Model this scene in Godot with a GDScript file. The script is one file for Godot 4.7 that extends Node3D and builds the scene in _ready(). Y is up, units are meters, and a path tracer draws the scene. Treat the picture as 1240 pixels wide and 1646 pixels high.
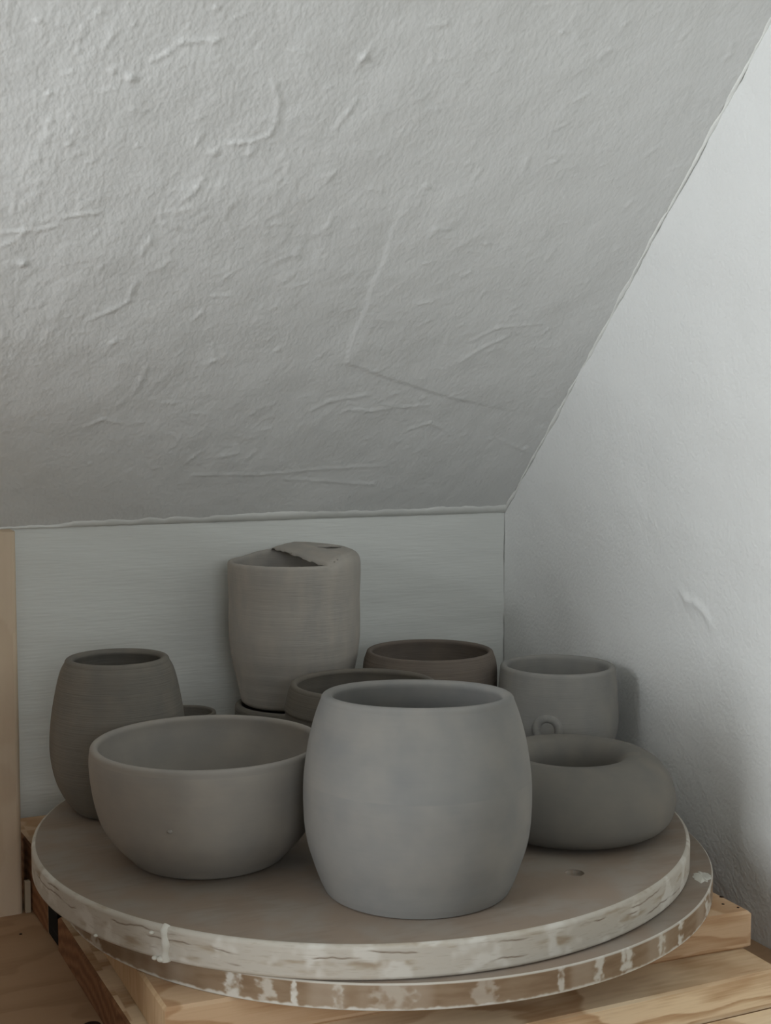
extends Node3D
# Attic shelf corner: unfired clay pots drying on two round boards that lie on pine offcuts.

const EYE := 1.0406            # eye height; the shelf top is at 0.75
const SHELF := 0.75
const JTOP := 0.77             # top of the lower plank
const HTOP := 0.7895           # top of the upper plank
const B2TOP := 0.802           # top of the lower round board
const DT := 0.8178             # top of the upper round board
const WX := 0.485              # gable wall on the right
const WZ := -0.8387            # knee wall at the back
const KNEE := 0.9726           # where the slope begins
const LX := -0.75               # gable wall on the left, with the window
const FZ := 2.2

var M := {}
var used := {}

func _ready():
	# ---- camera
	var cam := Camera3D.new()
	cam.name = "camera"
	add_child(cam)
	cam.position = Vector3(0, EYE, 0)
	cam.rotation = Vector3(-deg_to_rad(4.07), -deg_to_rad(24.775), 0)
	cam.fov = 2.0 * rad_to_deg(atan(823.0 / 2080.0))
	cam.near = 0.02
	cam.current = true
	# ---- sky and exposure
	var env := Environment.new()
	env.background_mode = Environment.BG_SKY
	var sky := Sky.new()
	var sm := ProceduralSkyMaterial.new()
	sm.sky_top_color = Color(0.72, 0.78, 0.84)
	sm.sky_horizon_color = Color(0.82, 0.85, 0.87)
	sm.ground_bottom_color = Color(0.30, 0.30, 0.28)
	sm.ground_horizon_color = Color(0.50, 0.51, 0.50)
	sky.sky_material = sm
	env.sky = sky
	env.background_energy_multiplier = 1.0
	env.tonemap_mode = Environment.TONE_MAPPER_LINEAR
	env.tonemap_exposure = 0.54
	env.sdfgi_enabled = true
	env.ssao_enabled = true
	env.ssil_enabled = true
	var we := WorldEnvironment.new()
	we.name = "world_environment"
	we.environment = env
	add_child(we)
	# ---- daylight that comes in at the window of the left gable
	var al := AreaLight3D.new()
	al.name = "window_daylight"
	al.area_size = Vector2(0.36, 0.44)
	al.light_color = Color(0.958, 0.983, 1.0)
	al.light_energy = 1.66
	al.area_range = 8.0
	al.area_attenuation = 2.0
	al.shadow_enabled = true
	add_child(al)
	al.position = Vector3(LX + 0.01, 1.14, -0.27)
	al.rotation.y = -PI / 2
	# added fill light behind the camera, set in an invented front-wall window
	var fl := AreaLight3D.new()
	fl.name = "front_fill_light"
	fl.area_size = Vector2(0.8, 0.8)
	fl.light_color = Color(0.958, 0.983, 1.0)
	fl.light_energy = 1.5
	fl.area_range = 8.0
	fl.area_attenuation = 2.0
	fl.shadow_enabled = true
	add_child(fl)
	fl.position = Vector3(-0.2, 1.5, FZ - 0.01)
	make_materials()
	make_room()
	make_boards()
	make_pots()

# ------------------------------------------------------------------ helpers
func numbered(called: String) -> String:
	if not used.has(called):
		used[called] = 0
		return called
	used[called] += 1
	return "%s_%03d" % [called, used[called]]

func thing(called: String, label: String, category: String, at := Vector3.ZERO, group := "") -> Node3D:
	var o := Node3D.new()
	o.name = numbered(called)
	add_child(o)
	o.position = at
	o.set_meta("label", label)
	o.set_meta("category", category)
	if group != "":
		o.set_meta("group", group)
	return o

func mesh_node(called: String, mesh: Mesh, mat: Material, parent: Node, at := Vector3.ZERO) -> MeshInstance3D:
	var o := MeshInstance3D.new()
	o.name = numbered(called) if parent == self else called
	o.mesh = mesh
	if mat != null:
		o.material_override = mat
	parent.add_child(o, true)
	o.position = at
	return o

func struct(called: String, mesh: Mesh, mat: Material, at := Vector3.ZERO, parent: Node = self) -> MeshInstance3D:
	var o := MeshInstance3D.new()
	o.name = called
	o.mesh = mesh
	o.material_override = mat
	parent.add_child(o, true)
	o.position = at
	if parent == self:
		o.set_meta("kind", "structure")
	return o

func box_mesh(a: Vector3, b: Vector3) -> ArrayMesh:
	var st := SurfaceTool.new()
	st.begin(Mesh.PRIMITIVE_TRIANGLES)
	add_box(st, a, b)
	st.generate_normals()
	return st.commit()

func add_box(st: SurfaceTool, a: Vector3, b: Vector3):
	st.set_smooth_group(-1)
	var c := [Vector3(a.x, a.y, a.z), Vector3(b.x, a.y, a.z), Vector3(b.x, b.y, a.z), Vector3(a.x, b.y, a.z), Vector3(a.x, a.y, b.z), Vector3(b.x, a.y, b.z), Vector3(b.x, b.y, b.z), Vector3(a.x, b.y, b.z)]
	for f in [[0, 1, 2, 3], [5, 4, 7, 6], [4, 0, 3, 7], [1, 5, 6, 2], [3, 2, 6, 7], [4, 5, 1, 0]]:
		quad(st, c[f[0]], c[f[1]], c[f[2]], c[f[3]])

func quad(st: SurfaceTool, a: Vector3, b: Vector3, c: Vector3, d: Vector3):
	# given anticlockwise as seen from behind, clockwise from the front
	for v in [a, b, c, a, c, d]:
		st.add_vertex(v)

func quad_uv(st: SurfaceTool, p: Array, uv: Array):
	for i in [0, 1, 2, 0, 2, 3]:
		st.set_uv(uv[i])
		st.add_vertex(p[i])

func spline(pts: Array, per: int) -> Array:
	var out := []
	var n := pts.size()
	for i in n - 1:
		var p0: Vector2 = pts[max(i - 1, 0)]
		var p1: Vector2 = pts[i]
		var p2: Vector2 = pts[i + 1]
		var p3: Vector2 = pts[min(i + 2, n - 1)]
		for k in per:
			var s := float(k) / per
			out.append(p1.cubic_interpolate(p2, p0, p3, s))
	out.append(pts[n - 1])
	return out

# A turned shape. prof: Vector2(radius, height) from the base's centre up the outside and down the inside.
func lathe(prof: Array, segs: int, wob = null) -> ArrayMesh:
	var st := SurfaceTool.new()
	st.begin(Mesh.PRIMITIVE_TRIANGLES)
	st.set_smooth_group(0)
	var n := prof.size()
	var arc := 0.0
	for i in n:
		if i > 0:
			arc += (prof[i] as Vector2).distance_to(prof[i - 1])
		for k in segs + 1:
			var t := TAU * k / segs
			var r: float = prof[i].x
			var y: float = prof[i].y
			if wob != null:
				var w: Vector2 = wob.call(t, r, y)
				r = w.x
				y = w.y
			st.set_uv(Vector2(float(k) / segs, arc / 0.1))
			st.add_vertex(Vector3(r * cos(t), y, r * sin(t)))
	for i in n - 1:
		for k in segs:
			var a := i * (segs + 1) + k
			var b := a + segs + 1
			if prof[i].x > 1e-6:
				st.add_index(a); st.add_index(a + 1); st.add_index(b)
			if prof[i + 1].x > 1e-6:
				st.add_index(a + 1); st.add_index(b + 1); st.add_index(b)
	var arr := st.commit_to_arrays()
	# smooth normals, joined across the seam
	var P: PackedVector3Array = arr[Mesh.ARRAY_VERTEX]
	var I: PackedInt32Array = arr[Mesh.ARRAY_INDEX]
	var N := PackedVector3Array()
	N.resize(P.size())
	for j in range(0, I.size(), 3):
		var f := (P[I[j + 2]] - P[I[j]]).cross(P[I[j + 1]] - P[I[j]])
		for q in 3:
			N[I[j + q]] += f
	for i in n:
		var a := i * (segs + 1)
		var s := N[a] + N[a + segs]
		N[a] = s
		N[a + segs] = s
		if prof[i].x <= 1e-6:
			var tot := Vector3.ZERO
			for k in segs + 1:
				tot += N[a + k]
			for k in segs + 1:
				N[a + k] = tot
	for j in N.size():
		N[j] = N[j].normalized()
	arr[Mesh.ARRAY_NORMAL] = N
	var m := ArrayMesh.new()
	m.add_surface_from_arrays(Mesh.PRIMITIVE_TRIANGLES, arr)
	return m

# Outside points (radius, height) from the foot to the lip become a hollow pot with a rounded lip.
func pot_profile(outer: Array, wall: float, floor_t: float, lip := 1.0) -> Array:
	var o := spline(outer, 8)
	var prof := [Vector2(0, 0.0008), Vector2(outer[0].x * 0.55, 0.0007), Vector2(outer[0].x - 0.0032, 0.0003), Vector2(outer[0].x - 0.0016, 0.0)]
	prof.append_array(o)
	var top: Vector2 = o[-1]
	var r := wall * 0.5
	for k in range(1, 8):
		var a := PI * k / 8.0
		prof.append(Vector2(top.x - r + r * cos(a), top.y + r * lip * sin(a)))
	var inner := []
	var i := o.size() - 1
	while i >= 0:
		var p: Vector2 = o[i]
		if p.y < floor_t + 0.006:
			break
		inner.append(Vector2(p.x - wall - 0.0012 * smoothstep(0.0, 0.03, top.y - p.y), p.y))
		i -= 2
	prof.append_array(inner)
	var q: Vector2 = inner[-1]
	prof.append(Vector2(q.x - 0.0025, floor_t + 0.0022))
	prof.append(Vector2(q.x - 0.0065, floor_t + 0.0005))
	prof.append(Vector2(q.x * 0.5, floor_t))
	prof.append(Vector2(0, floor_t))
	return prof

# A plank: plan polygon (anticlockwise seen from above), y0..y1, small bevel. Sides listed in ends are end grain.
func plank_mesh(poly: Array, y0: float, y1: float, bev: float, ends: Array, mlong: Material, mend: Material) -> ArrayMesh:
	var sl := SurfaceTool.new()
	var se := SurfaceTool.new()
	sl.begin(Mesh.PRIMITIVE_TRIANGLES)
	se.begin(Mesh.PRIMITIVE_TRIANGLES)
	sl.set_smooth_group(-1)
	se.set_smooth_group(-1)
	var n := poly.size()
	var ins := []
	for i in n:
		var p: Vector2 = poly[i]
		var d0: Vector2 = (poly[i] - poly[(i + n - 1) % n]).normalized()
		var d1: Vector2 = (poly[(i + 1) % n] - poly[i]).normalized()
		ins.append(p + (d1 - d0) * bev)
	var o := Vector2(poly[0].x, poly[0].y)
	for i in n:
		var j := (i + 1) % n
		var a: Vector2 = poly[i]
		var b: Vector2 = poly[j]
		var ai: Vector2 = ins[i]
		var bi: Vector2 = ins[j]
		var st := se if i in ends else sl
		var l := a.distance_to(b)
		var levels := [[ai, bi, y0], [a, b, y0 + bev], [a, b, y1 - bev], [ai, bi, y1]]
		for k in 3:
			var lo: Array = levels[k]
			var hi: Array = levels[k + 1]
			var v := [Vector3(lo[0].x, lo[2], lo[0].y), Vector3(hi[0].x, hi[2], hi[0].y), Vector3(hi[1].x, hi[2], hi[1].y), Vector3(lo[1].x, lo[2], lo[1].y)]
			var uv := []
			for w in v:
				var along := (Vector2(w.x, w.z) - a).dot((b - a) / l)
				if i in ends:
					uv.append(Vector2(along, w.y) / 0.12)
				else:
					uv.append(Vector2(w.x - o.x, (w.y - y1) * 3.0 + (0.05 if i == 0 else 0.11)) / 0.34)
			quad_uv(st, [v[0], v[1], v[2], v[3]], uv)
	for cap in [[y1, 1], [y0, -1]]:
		for i in range(1, n - 1):
			var t := [ins[0], ins[i + 1], ins[i]] if cap[1] < 0 else [ins[0], ins[i], ins[i + 1]]
			for w in t:
				sl.set_uv(Vector2(w.x - o.x, w.y - o.y + 0.05) / 0.34)
				sl.add_vertex(Vector3(w.x, cap[0], w.y))
	sl.generate_normals()
	se.generate_normals()
	sl.set_material(mlong)
	se.set_material(mend)
	var m := sl.commit()
	return se.commit(m)

func tube(path: Array, rad: Callable, segs: int) -> ArrayMesh:
	var st := SurfaceTool.new()
	st.begin(Mesh.PRIMITIVE_TRIANGLES)
	st.set_smooth_group(0)
	var n := path.size()
	for i in n:
		var d: Vector3 = (path[min(i + 1, n - 1)] - path[max(i - 1, 0)]).normalized()
		var up := Vector3(0.123, 0.7, 0.31).normalized()
		var x := d.cross(up).normalized()
		var y := x.cross(d).normalized()
		for k in segs:
			var t := TAU * k / segs
			var r: float = rad.call(float(i) / (n - 1), t)
			st.add_vertex(path[i] + (x * cos(t) + y * sin(t)) * r)
	for i in n - 1:
		for k in segs:
			var a := i * segs + k
			var b := i * segs + (k + 1) % segs
			for q in [a, b, a + segs, b, b + segs, a + segs]:
				st.add_index(q)
	st.generate_normals()
	return st.commit()

# ------------------------------------------------------------------ materials
func noise(sd: int, freq: float, octaves := 4, ridged := false) -> FastNoiseLite:
	var f := FastNoiseLite.new()
	f.seed = sd
	f.noise_type = FastNoiseLite.TYPE_SIMPLEX_SMOOTH
	f.frequency = freq
	f.fractal_type = FastNoiseLite.FRACTAL_RIDGED if ridged else FastNoiseLite.FRACTAL_FBM
	f.fractal_octaves = octaves
	return f

func picture(w: int, h: int, of: Callable) -> ImageTexture:
	var b := PackedByteArray()
	b.resize(w * h * 3)
	var i := 0
	for y in h:
		for x in w:
			var c: Color = of.call(x, y)
			b[i] = int(clampf(c.r, 0, 1) * 255.0)
			b[i + 1] = int(clampf(c.g, 0, 1) * 255.0)
			b[i + 2] = int(clampf(c.b, 0, 1) * 255.0)
			i += 3
	return ImageTexture.create_from_image(Image.create_from_data(w, h, false, Image.FORMAT_RGB8, b))

func grey(v: float) -> Color:
	return Color(v, v, v)

func mat(albedo: Color, rough := 0.9, tex: Texture2D = null, bump: Texture2D = null, bump_cm := 0.0) -> StandardMaterial3D:
	var m := StandardMaterial3D.new()
	m.albedo_color = albedo
	m.roughness = rough
	m.metallic_specular = 0.35
	if tex != null:
		m.albedo_texture = tex
	if bump != null:
		m.heightmap_enabled = true
		m.heightmap_texture = bump
		m.heightmap_scale = bump_cm
	return m

func make_materials():
	# clay: faint mottling, and the rings left by throwing and ribbing (rows run round the pot)
	var n1 := noise(3, 1.0, 4)
	var n2 := noise(8, 1.0, 3)
	var clay_tex := picture(256, 256, func(x: float, y: float):
		var a := TAU * x / 256.0
		var v := n1.get_noise_3d(cos(a) * 1.6, y * 0.012, sin(a) * 1.6)
		var w := n2.get_noise_3d(cos(a) * 2.0, y * 0.22, sin(a) * 2.0)
		var s := 0.95 + 0.06 * v + 0.008 * w
		return Color(s + 0.012 * v, s, s - 0.018 * v))
	var ring_tex := picture(256, 512, func(x: float, y: float):
		var a := TAU * x / 256.0
		var c := cos(a) * 0.5
		var s := sin(a) * 0.5
		var v := n1.get_noise_3d(c, y * 0.05, s) * 0.5 + n2.get_noise_3d(c * 1.6, y * 0.21, s * 1.6) * 0.35
		return grey(0.5 + 0.5 * v))
	var soft_tex := picture(256, 256, func(x: float, y: float):
		var a := TAU * x / 256.0
		var v := n1.get_noise_3d(cos(a) * 2.0, y * 0.03, sin(a) * 2.0) * 0.5 + n2.get_noise_3d(cos(a) * 0.8, y * 0.1, sin(a) * 0.8) * 0.12
		return grey(0.5 + 0.5 * v))
	M.ring = ring_tex
	M.clay = clay_tex
	M.clay_pale = mat(Color(0.560, 0.552, 0.536), 0.92, clay_tex, soft_tex, 0.02)
	M.clay_bowl = mat(Color(0.640, 0.618, 0.588), 0.92, clay_tex, soft_tex, 0.02)
	M.clay_vase = mat(Color(0.500, 0.480, 0.446), 0.92, clay_tex, ring_tex, 0.05)
	M.clay_donut = mat(Color(0.500, 0.484, 0.456), 0.92, clay_tex, soft_tex, 0.02)
	M.clay_dark = mat(Color(0.490, 0.448, 0.410), 0.92, clay_tex, ring_tex, 0.05)
	M.clay_mid = mat(Color(0.490, 0.466, 0.430), 0.92, clay_tex, ring_tex, 0.03)
	M.clay_cup = mat(Color(0.600, 0.590, 0.570), 0.92, clay_tex, ring_tex, 0.02)
	M.clay_tall = mat(Color(0.730, 0.705, 0.670), 0.92, clay_tex, ring_tex, 0.03)
	for m in [M.clay_tall]:
		m.uv1_triplanar = true
		m.uv1_scale = Vector3(9, 9, 9)
	# painted plaster
	var peel := seamless(noise(21, 0.10, 3))
	M.plaster = mat(Color(0.905, 0.905, 0.895), 0.75, null, peel, 0.035)
	M.plaster.uv1_triplanar = true
	M.plaster.uv1_world_triplanar = true
	M.plaster.uv1_scale = Vector3(5.5, 5.5, 5.5)
	M.gable = mat(Color(0.905, 0.905, 0.895), 0.75, null, peel, 0.03)
	M.gable.uv1_triplanar = true
	M.gable.uv1_world_triplanar = true
	M.gable.uv1_scale = Vector3(5.5, 5.5, 5.5)
	var br := noise(31, 1.0, 3)
	var brush := picture(256, 512, func(x: float, y: float):
		var a := TAU * x / 256.0
		return grey(0.5 + 0.5 * br.get_noise_3d(cos(a) * 1.2, y * 0.16, sin(a) * 1.2)))
	M.knee = mat(Color(0.89, 0.895, 0.875), 0.7, null, brush, 0.02)
	M.knee.uv1_triplanar = true
	M.knee.uv1_world_triplanar = true
	M.knee.uv1_scale = Vector3(5, 6, 5)
	M.far_wall = mat(Color(0.70, 0.69, 0.67), 0.8)
	M.caulk = mat(Color(0.90, 0.90, 0.88), 0.6)
	M.floor = mat(Color(0.36, 0.28, 0.21), 0.6)
	M.frame = mat(Color(0.85, 0.85, 0.83), 0.5)
	var gl := StandardMaterial3D.new()
	gl.albedo_color = Color(1, 1, 1, 0.06)
	gl.transparency = BaseMaterial3D.TRANSPARENCY_ALPHA
	gl.roughness = 0.0
	M.glass = gl
	# woods
	M.pine = wood(51, Color(0.90, 0.81, 0.68), Color(0.70, 0.56, 0.42), 11.0)
	M.pine_upper = wood(57, Color(0.82, 0.70, 0.57), Color(0.70, 0.55, 0.41), 5.0)
	M.ply = wood(63, Color(0.67, 0.545, 0.425), Color(0.61, 0.485, 0.37), 4.0)
	M.upright = wood(69, Color(0.84, 0.76, 0.66), Color(0.81, 0.72, 0.615), 14.0)
	var e1 := noise(71, 1.0, 3)
	var saw := picture(256, 256, func(x: float, y: float):
		var d := Vector2(x - 128.0, y + 190.0).length()
		var v := 0.5 + 0.28 * sin(d * 0.45 + 2.0 * e1.get_noise_2d(x * 0.02, y * 0.02)) + 0.35 * e1.get_noise_2d(x * 0.25, y * 0.06)
		return Color(0.62, 0.46, 0.33).lerp(Color(0.45, 0.31, 0.21), v))
	M.end_brown = mat(Color(0.95, 0.93, 0.92), 0.9, saw, saw, 0.06)
	M.end_pale = mat(Color(1.0, 0.97, 0.92), 0.85, picture(128, 128, func(x: float, y: float):
		return Color(0.83, 0.74, 0.63).lerp(Color(0.74, 0.63, 0.51), 0.5 + 0.5 * e1.get_noise_2d(x * 0.3, y * 0.03))))
	M.foam = mat(Color(1, 1, 1), 0.95, picture(128, 128, func(x: float, y: float):
		return grey(0.03) if e1.get_noise_2d(x * 0.55 + 91.0, y * 0.55) < 0.52 else grey(0.35)))
	M.batten = mat(Color(0.70, 0.64, 0.55), 0.8)
	M.knot = mat(Color(0.20, 0.13, 0.09), 0.8)
	# slip-stained board faces and edges
	var b1 := noise(81, 1.0, 4)
	var b2 := noise(83, 1.0, 3)
	M.board_top = mat(Color(0.86, 0.86, 0.86), 0.85, picture(768, 768, func(x: float, y: float):
		var v := b1.get_noise_2d(x * 0.006, y * 0.014) * 0.6 + b2.get_noise_2d(x * 0.02, y * 0.09) * 0.4
		var w := b1.get_noise_2d(x * 0.012 + 400.0, y * 0.012)
		return Color(0.675, 0.605, 0.540).lerp(Color(0.685, 0.640, 0.590), smoothstep(-0.4, 0.5, w)).lerp(Color(0.60, 0.535, 0.475), 0.35 * smoothstep(0.0, 0.5, v))))
	M.board_edge = mat(Color(0.95, 0.945, 0.94), 0.9, picture(2048, 40, func(x: float, y: float): return edge_upper(x, y, b1, b2)), picture(2048, 40, func(x: float, y: float): return grey(edge_upper(x, y, b1, b2).g)), 0.08)
	M.board2_edge = mat(Color(1, 1, 1), 0.9, picture(2048, 32, func(x: float, y: float): return edge_lower(x, y, b1, b2)))
	M.slip = mat(Color(0.82, 0.81, 0.77), 0.75)

func seamless(f: FastNoiseLite) -> ImageTexture:
	return ImageTexture.create_from_image(f.get_seamless_image(512, 512, false, false, 0.12, true))

func edge_upper(x: int, y: int, a: FastNoiseLite, b: FastNoiseLite) -> Color:
	var t := TAU * x / 2048.0
	var c := cos(t)
	var s := sin(t)
	var k := a.get_noise_3d(c * 5.0, y * 0.05, s * 5.0)
	var col := Color(0.78, 0.755, 0.71).lerp(Color(0.66, 0.60, 0.52), smoothstep(0.1, 0.7, k))
	col = col.lerp(Color(0.84, 0.825, 0.79), smoothstep(0.05, 0.4, b.get_noise_3d(c * 9.0, y * 0.02 + 9.0, s * 9.0)))
	# long cracks of the ply
	var w := b.get_noise_3d(c * 9.0, 3.0, s * 9.0) * 5.0
	for g in [[12.0, 0.0], [24.0, 5.0], [31.0, 11.0]]:
		var near := absf(y + w - g[0])
		var here := smoothstep(0.10, 0.30, a.get_noise_3d(c * 3.2 + g[1], 20.0 + g[1], s * 3.2))
		if near < 1.1:
			col = col.lerp(Color(0.40, 0.33, 0.27), here * (1.0 - near / 1.1) * 0.75)
	var fine := b.get_noise_3d(c * 16.0, y * 0.55, s * 16.0)
	return col.lerp(Color(0.60, 0.55, 0.48), 0.22 * smoothstep(0.2, 0.6, fine))

func edge_lower(x: int, y: int, a: FastNoiseLite, b: FastNoiseLite) -> Color:
	var t := TAU * x / 2048.0
	var c := cos(t)
	var s := sin(t)
	var k := a.get_noise_3d(c * 6.0, y * 0.06, s * 6.0)
	var col := Color(0.57, 0.49, 0.40).lerp(Color(0.52, 0.43, 0.34), smoothstep(-0.3, 0.4, k))
	col = col.lerp(Color(0.66, 0.60, 0.53), 0.7 * smoothstep(0.05, 0.4, b.get_noise_3d(c * 4.0, 7.0, s * 4.0)))
	# dried slip: runs from the top edge and a crust along the bottom one
	var white := 0.0
	for g in [[2.388, 0.026, 1.0], [2.297, 0.022, 0.75], [2.226, 0.008, 1.0], [2.117, 0.014, 0.7], [1.991, 0.05, 0.45], [1.764, 0.03, 0.5], [1.555, 0.010, 0.9], [1.438, 0.018, 0.95], [1.340, 0.022, 1.0], [1.194, 0.016, 0.9], [1.091, 0.016, 1.0], [0.829, 0.05, 1.0], [2.9, 0.04, 0.7], [3.6, 0.05, 0.9], [5.0, 0.05, 0.8]]:
		var d: float = absf(t - g[0]) / g[1]
		var r : float = b.get_noise_3d(t * 26.0, y * 0.08, g[0]) * 1.3
		white = maxf(white, g[2] * (1.0 - smoothstep(0.55, 1.15, d + r * 0.8)))
	white *= smoothstep(-0.5, 0.1, a.get_noise_3d(t * 22.0, y * 0.045, 4.0))
	# y = 0 is the lower rim
	white = maxf(white, 1.0 - smoothstep(1.5, 4.5, y + 3.0 * b.get_noise_3d(c * 22.0, 1.0, s * 22.0)))
	white = maxf(white, 0.8 * (1.0 - smoothstep(0.8, 2.2, 31.0 - y)))
	return col.lerp(Color(0.80, 0.785, 0.75), clampf(white, 0, 1))

func wood(sd: int, light: Color, dark: Color, rings: float) -> StandardMaterial3D:
	var a := noise(sd, 1.0, 3)
	var tex := picture(512, 256, func(x: float, y: float):
		var u := x / 512.0
		var v := y / 256.0
		var w := v * rings + 1.6 * a.get_noise_2d(u * 1.6, v * 2.4) + 0.25 * a.get_noise_2d(u * 6.0, v * 9.0)
		var f := w - floorf(w)
		var ring := smoothstep(0.35, 0.92, f) * (1.0 - smoothstep(0.92, 1.0, f))
		var fib := a.get_noise_2d(u * 9.0 + 30.0, v * 150.0)
		var col := light.lerp(dark, clampf(0.8 * ring + 0.28 * fib, 0, 1))
		return col.lerp(light * 1.05, 0.35 * smoothstep(0.1, 0.6, a.get_noise_2d(u * 2.0 - 40.0, v * 3.0))))
	return mat(Color(1, 1, 1), 0.8, tex)

# ------------------------------------------------------------------ room
var lump_field := {}

func make_room():
	# ceiling slope: a fine relief of paint and filler over a slab
	var peel := noise(101, 95.0, 2)
	var broad := noise(102, 16.0, 3)
	var rid := noise(103, 34.0, 2, true)
	var patch := noise(104, 11.0, 2)
	var bumps := [[0.151, 0.3219, 10, 1.0], [0.113, 0.2097, 9, 1.0], [0.117, 0.2953, 6, 0.6], [0.142, 0.324, 7, 0.7], [0.106, 0.3444, 6, 0.6], [0.262, 0.347, 9, 0.8], [0.199, 0.2858, 10, 0.7], [0.207, 0.2921, 6, 0.7], [0.321, 0.277, 6, 0.8], [0.323, 0.2756, 5, 0.7], [0.266, 0.1551, 6, 0.9], [0.364, 0.3742, 5, 0.9], [0.26, 0.2916, 6, 0.5], [0.134, 0.2106, 5, 0.5], [0.148, 0.3484, 5, 0.4], [0.132, 0.3522, 6, 0.5], [0.115, 0.3094, 6, 0.6], [0.127, 0.2837, 7, 0.6], [0.133, 0.2791, 6, 0.5], [0.186, 0.3452, 5, 0.6], [0.237, 0.2725, 4, 0.7], [0.184, 0.3621, 6, 0.7], [0.259, 0.225, 5, 0.6], [0.474, 0.0682, 7, 0.9], [0.442, 0.0779, 6, 0.7], [0.348, 0.0788, 6, 0.6], [0.366, 0.0356, 7, 0.6], [0.342, 0.1047, 6, 0.6], [0.238, 0.057, 5, 0.5], [0.168, 0.0585, 7, 0.6], [0.376, 0.1161, 5, 0.7], [0.381, 0.1802, 6, 0.6], [0.422, 0.1741, 6, 0.6]]
	var ridges := [[0.22, 0.3288, 0.225, 0.3173, 0.227, 0.3069, 0.225, 0.2987, 0.217, 0.2939, 0.207, 0.2913], [0.151, 0.173, 0.162, 0.1801, 0.171, 0.1872, 0.172, 0.1938, 0.173, 0.2016], [0.189, 0.1392, 0.188, 0.1294, 0.186, 0.1204], [0.162, 0.0909, 0.17, 0.0962, 0.182, 0.0935], [0.229, 0.0572, 0.232, 0.0629, 0.237, 0.0685], [0.225, 0.1572, 0.229, 0.1451, 0.226, 0.1426], [0.129, 0.24, 0.137, 0.2425, 0.147, 0.2446], [0.1, 0.2281, 0.109, 0.2299, 0.118, 0.2314, 0.128, 0.2353], [0.265, 0.3237, 0.263, 0.3164, 0.259, 0.3057], [0.264, 0.3522, 0.262, 0.346, 0.261, 0.3415], [0.301, 0.1045, 0.311, 0.1128, 0.335, 0.1185], [0.393, 0.1678, 0.406, 0.1786, 0.436, 0.1824], [0.391, 0.1493, 0.403, 0.1629, 0.416, 0.1712], [0.377, 0.0874, 0.389, 0.0932, 0.4, 0.0885], [0.326, 0.1057, 0.344, 0.1047, 0.356, 0.1075], [0.301, 0.0406, 0.338, 0.0365, 0.367, 0.0337], [0.236, 0.0466, 0.282, 0.046, 0.343, 0.0506, 0.37, 0.0525], [0.447, 0.0779, 0.466, 0.0696, 0.478, 0.0637], [0.19, 0.2567, 0.195, 0.2648, 0.197, 0.2707], [0.351, 0.1103, 0.365, 0.1076, 0.382, 0.1105], [0.158, 0.3309, 0.166, 0.3367, 0.171, 0.3428, 0.179, 0.3445, 0.188, 0.3463]]
	var x0 := -0.02
	var cell := 0.0013
	var nx := int((WX - x0) / cell) + 1
	var ns := int(0.46 / cell) + 1
	var H := PackedFloat32Array()
	H.resize(nx * ns)
	for j in ns:
		var s := j * cell
		var calm := smoothstep(0.03, 0.08, s)
		for i in nx:
			var x := x0 + i * cell
			var h := 0.00010 * peel.get_noise_2d(x, s) + 0.0009 * broad.get_noise_2d(x, s)
			var p := smoothstep(-0.05, 0.45, patch.get_noise_2d(x, s))
			var rr := rid.get_noise_2d(x, s * (1.0 + 0.5 * (1.0 - calm)))
			h += 0.00028 * p * smoothstep(0.3, 0.98, rr) * (0.3 + 0.7 * calm)
			# the raised sheet beyond the seam
			var edge := 0.1457 - 0.0453 * (x - 0.312) / 0.156 - 0.012 * sin(PI * clampf((x - 0.312) / 0.156, 0, 1)) * 0.35
			var up := smoothstep(-0.0006, 0.0006, s - edge) * smoothstep(0.3105, 0.3120, x + 0.0008 * sin(s * 160.0)) * (1.0 - smoothstep(0.20, 0.32, s))
			h += 0.0006 * up * (1.0 - smoothstep(0.40, 0.47, x) * 0.7)
			H[j * nx + i] = h
	for b in bumps:
		stamp(H, nx, ns, x0, cell, Vector2(b[0], b[1]), Vector2(b[0], b[1]), b[2] * 0.00026, 0.0011 * b[3])
	for r in ridges:
		for k in range(0, r.size() - 2, 2):
			stamp(H, nx, ns, x0, cell, Vector2(r[k], r[k + 1]), Vector2(r[k + 2], r[k + 3]), 0.0015, 0.00042)
	var rng := RandomNumberGenerator.new()
	rng.seed = 5
	for k in 300:
		var c := Vector2(rng.randf_range(0.05, 0.48), rng.randf_range(0.05, 0.43))
		var d := Vector2.from_angle(rng.randf_range(-0.3, 1.9)) * rng.randf_range(0.0, 0.009)
		stamp(H, nx, ns, x0, cell, c, c + d, rng.randf_range(0.0009, 0.0017), rng.randf_range(0.00012, 0.0005))
	var along := Vector3(0, sqrt(0.5), sqrt(0.5))
	var out := Vector3(0, -sqrt(0.5), sqrt(0.5))
	var base := Vector3(0, KNEE, WZ)
	struct("ceiling", grid(H, nx, ns, base + Vector3(x0, 0, 0) , Vector3(cell, 0, 0), along * cell, out), M.plaster)
	# right gable wall
	var gn := noise(111, 60.0, 3)
	var gb := noise(112, 12.0, 2)
	var nz := 200
	var ny := 330
	var gc := 0.002
	var G := PackedFloat32Array()
	G.resize(nz * ny)
	for j in ny:
		for i in nz:
			G[j * nz + i] = 0.00022 * gn.get_noise_2d(i * gc, j * gc) + 0.0011 * gb.get_noise_2d(i * gc, j * gc)
	# a smear of filler and a few specks; (distance from the corner, height above the shelf less 5 cm)
	var zc := func(y: float, z: float) -> Vector2: return Vector2(z - WZ, y + EYE - 0.7)
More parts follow.
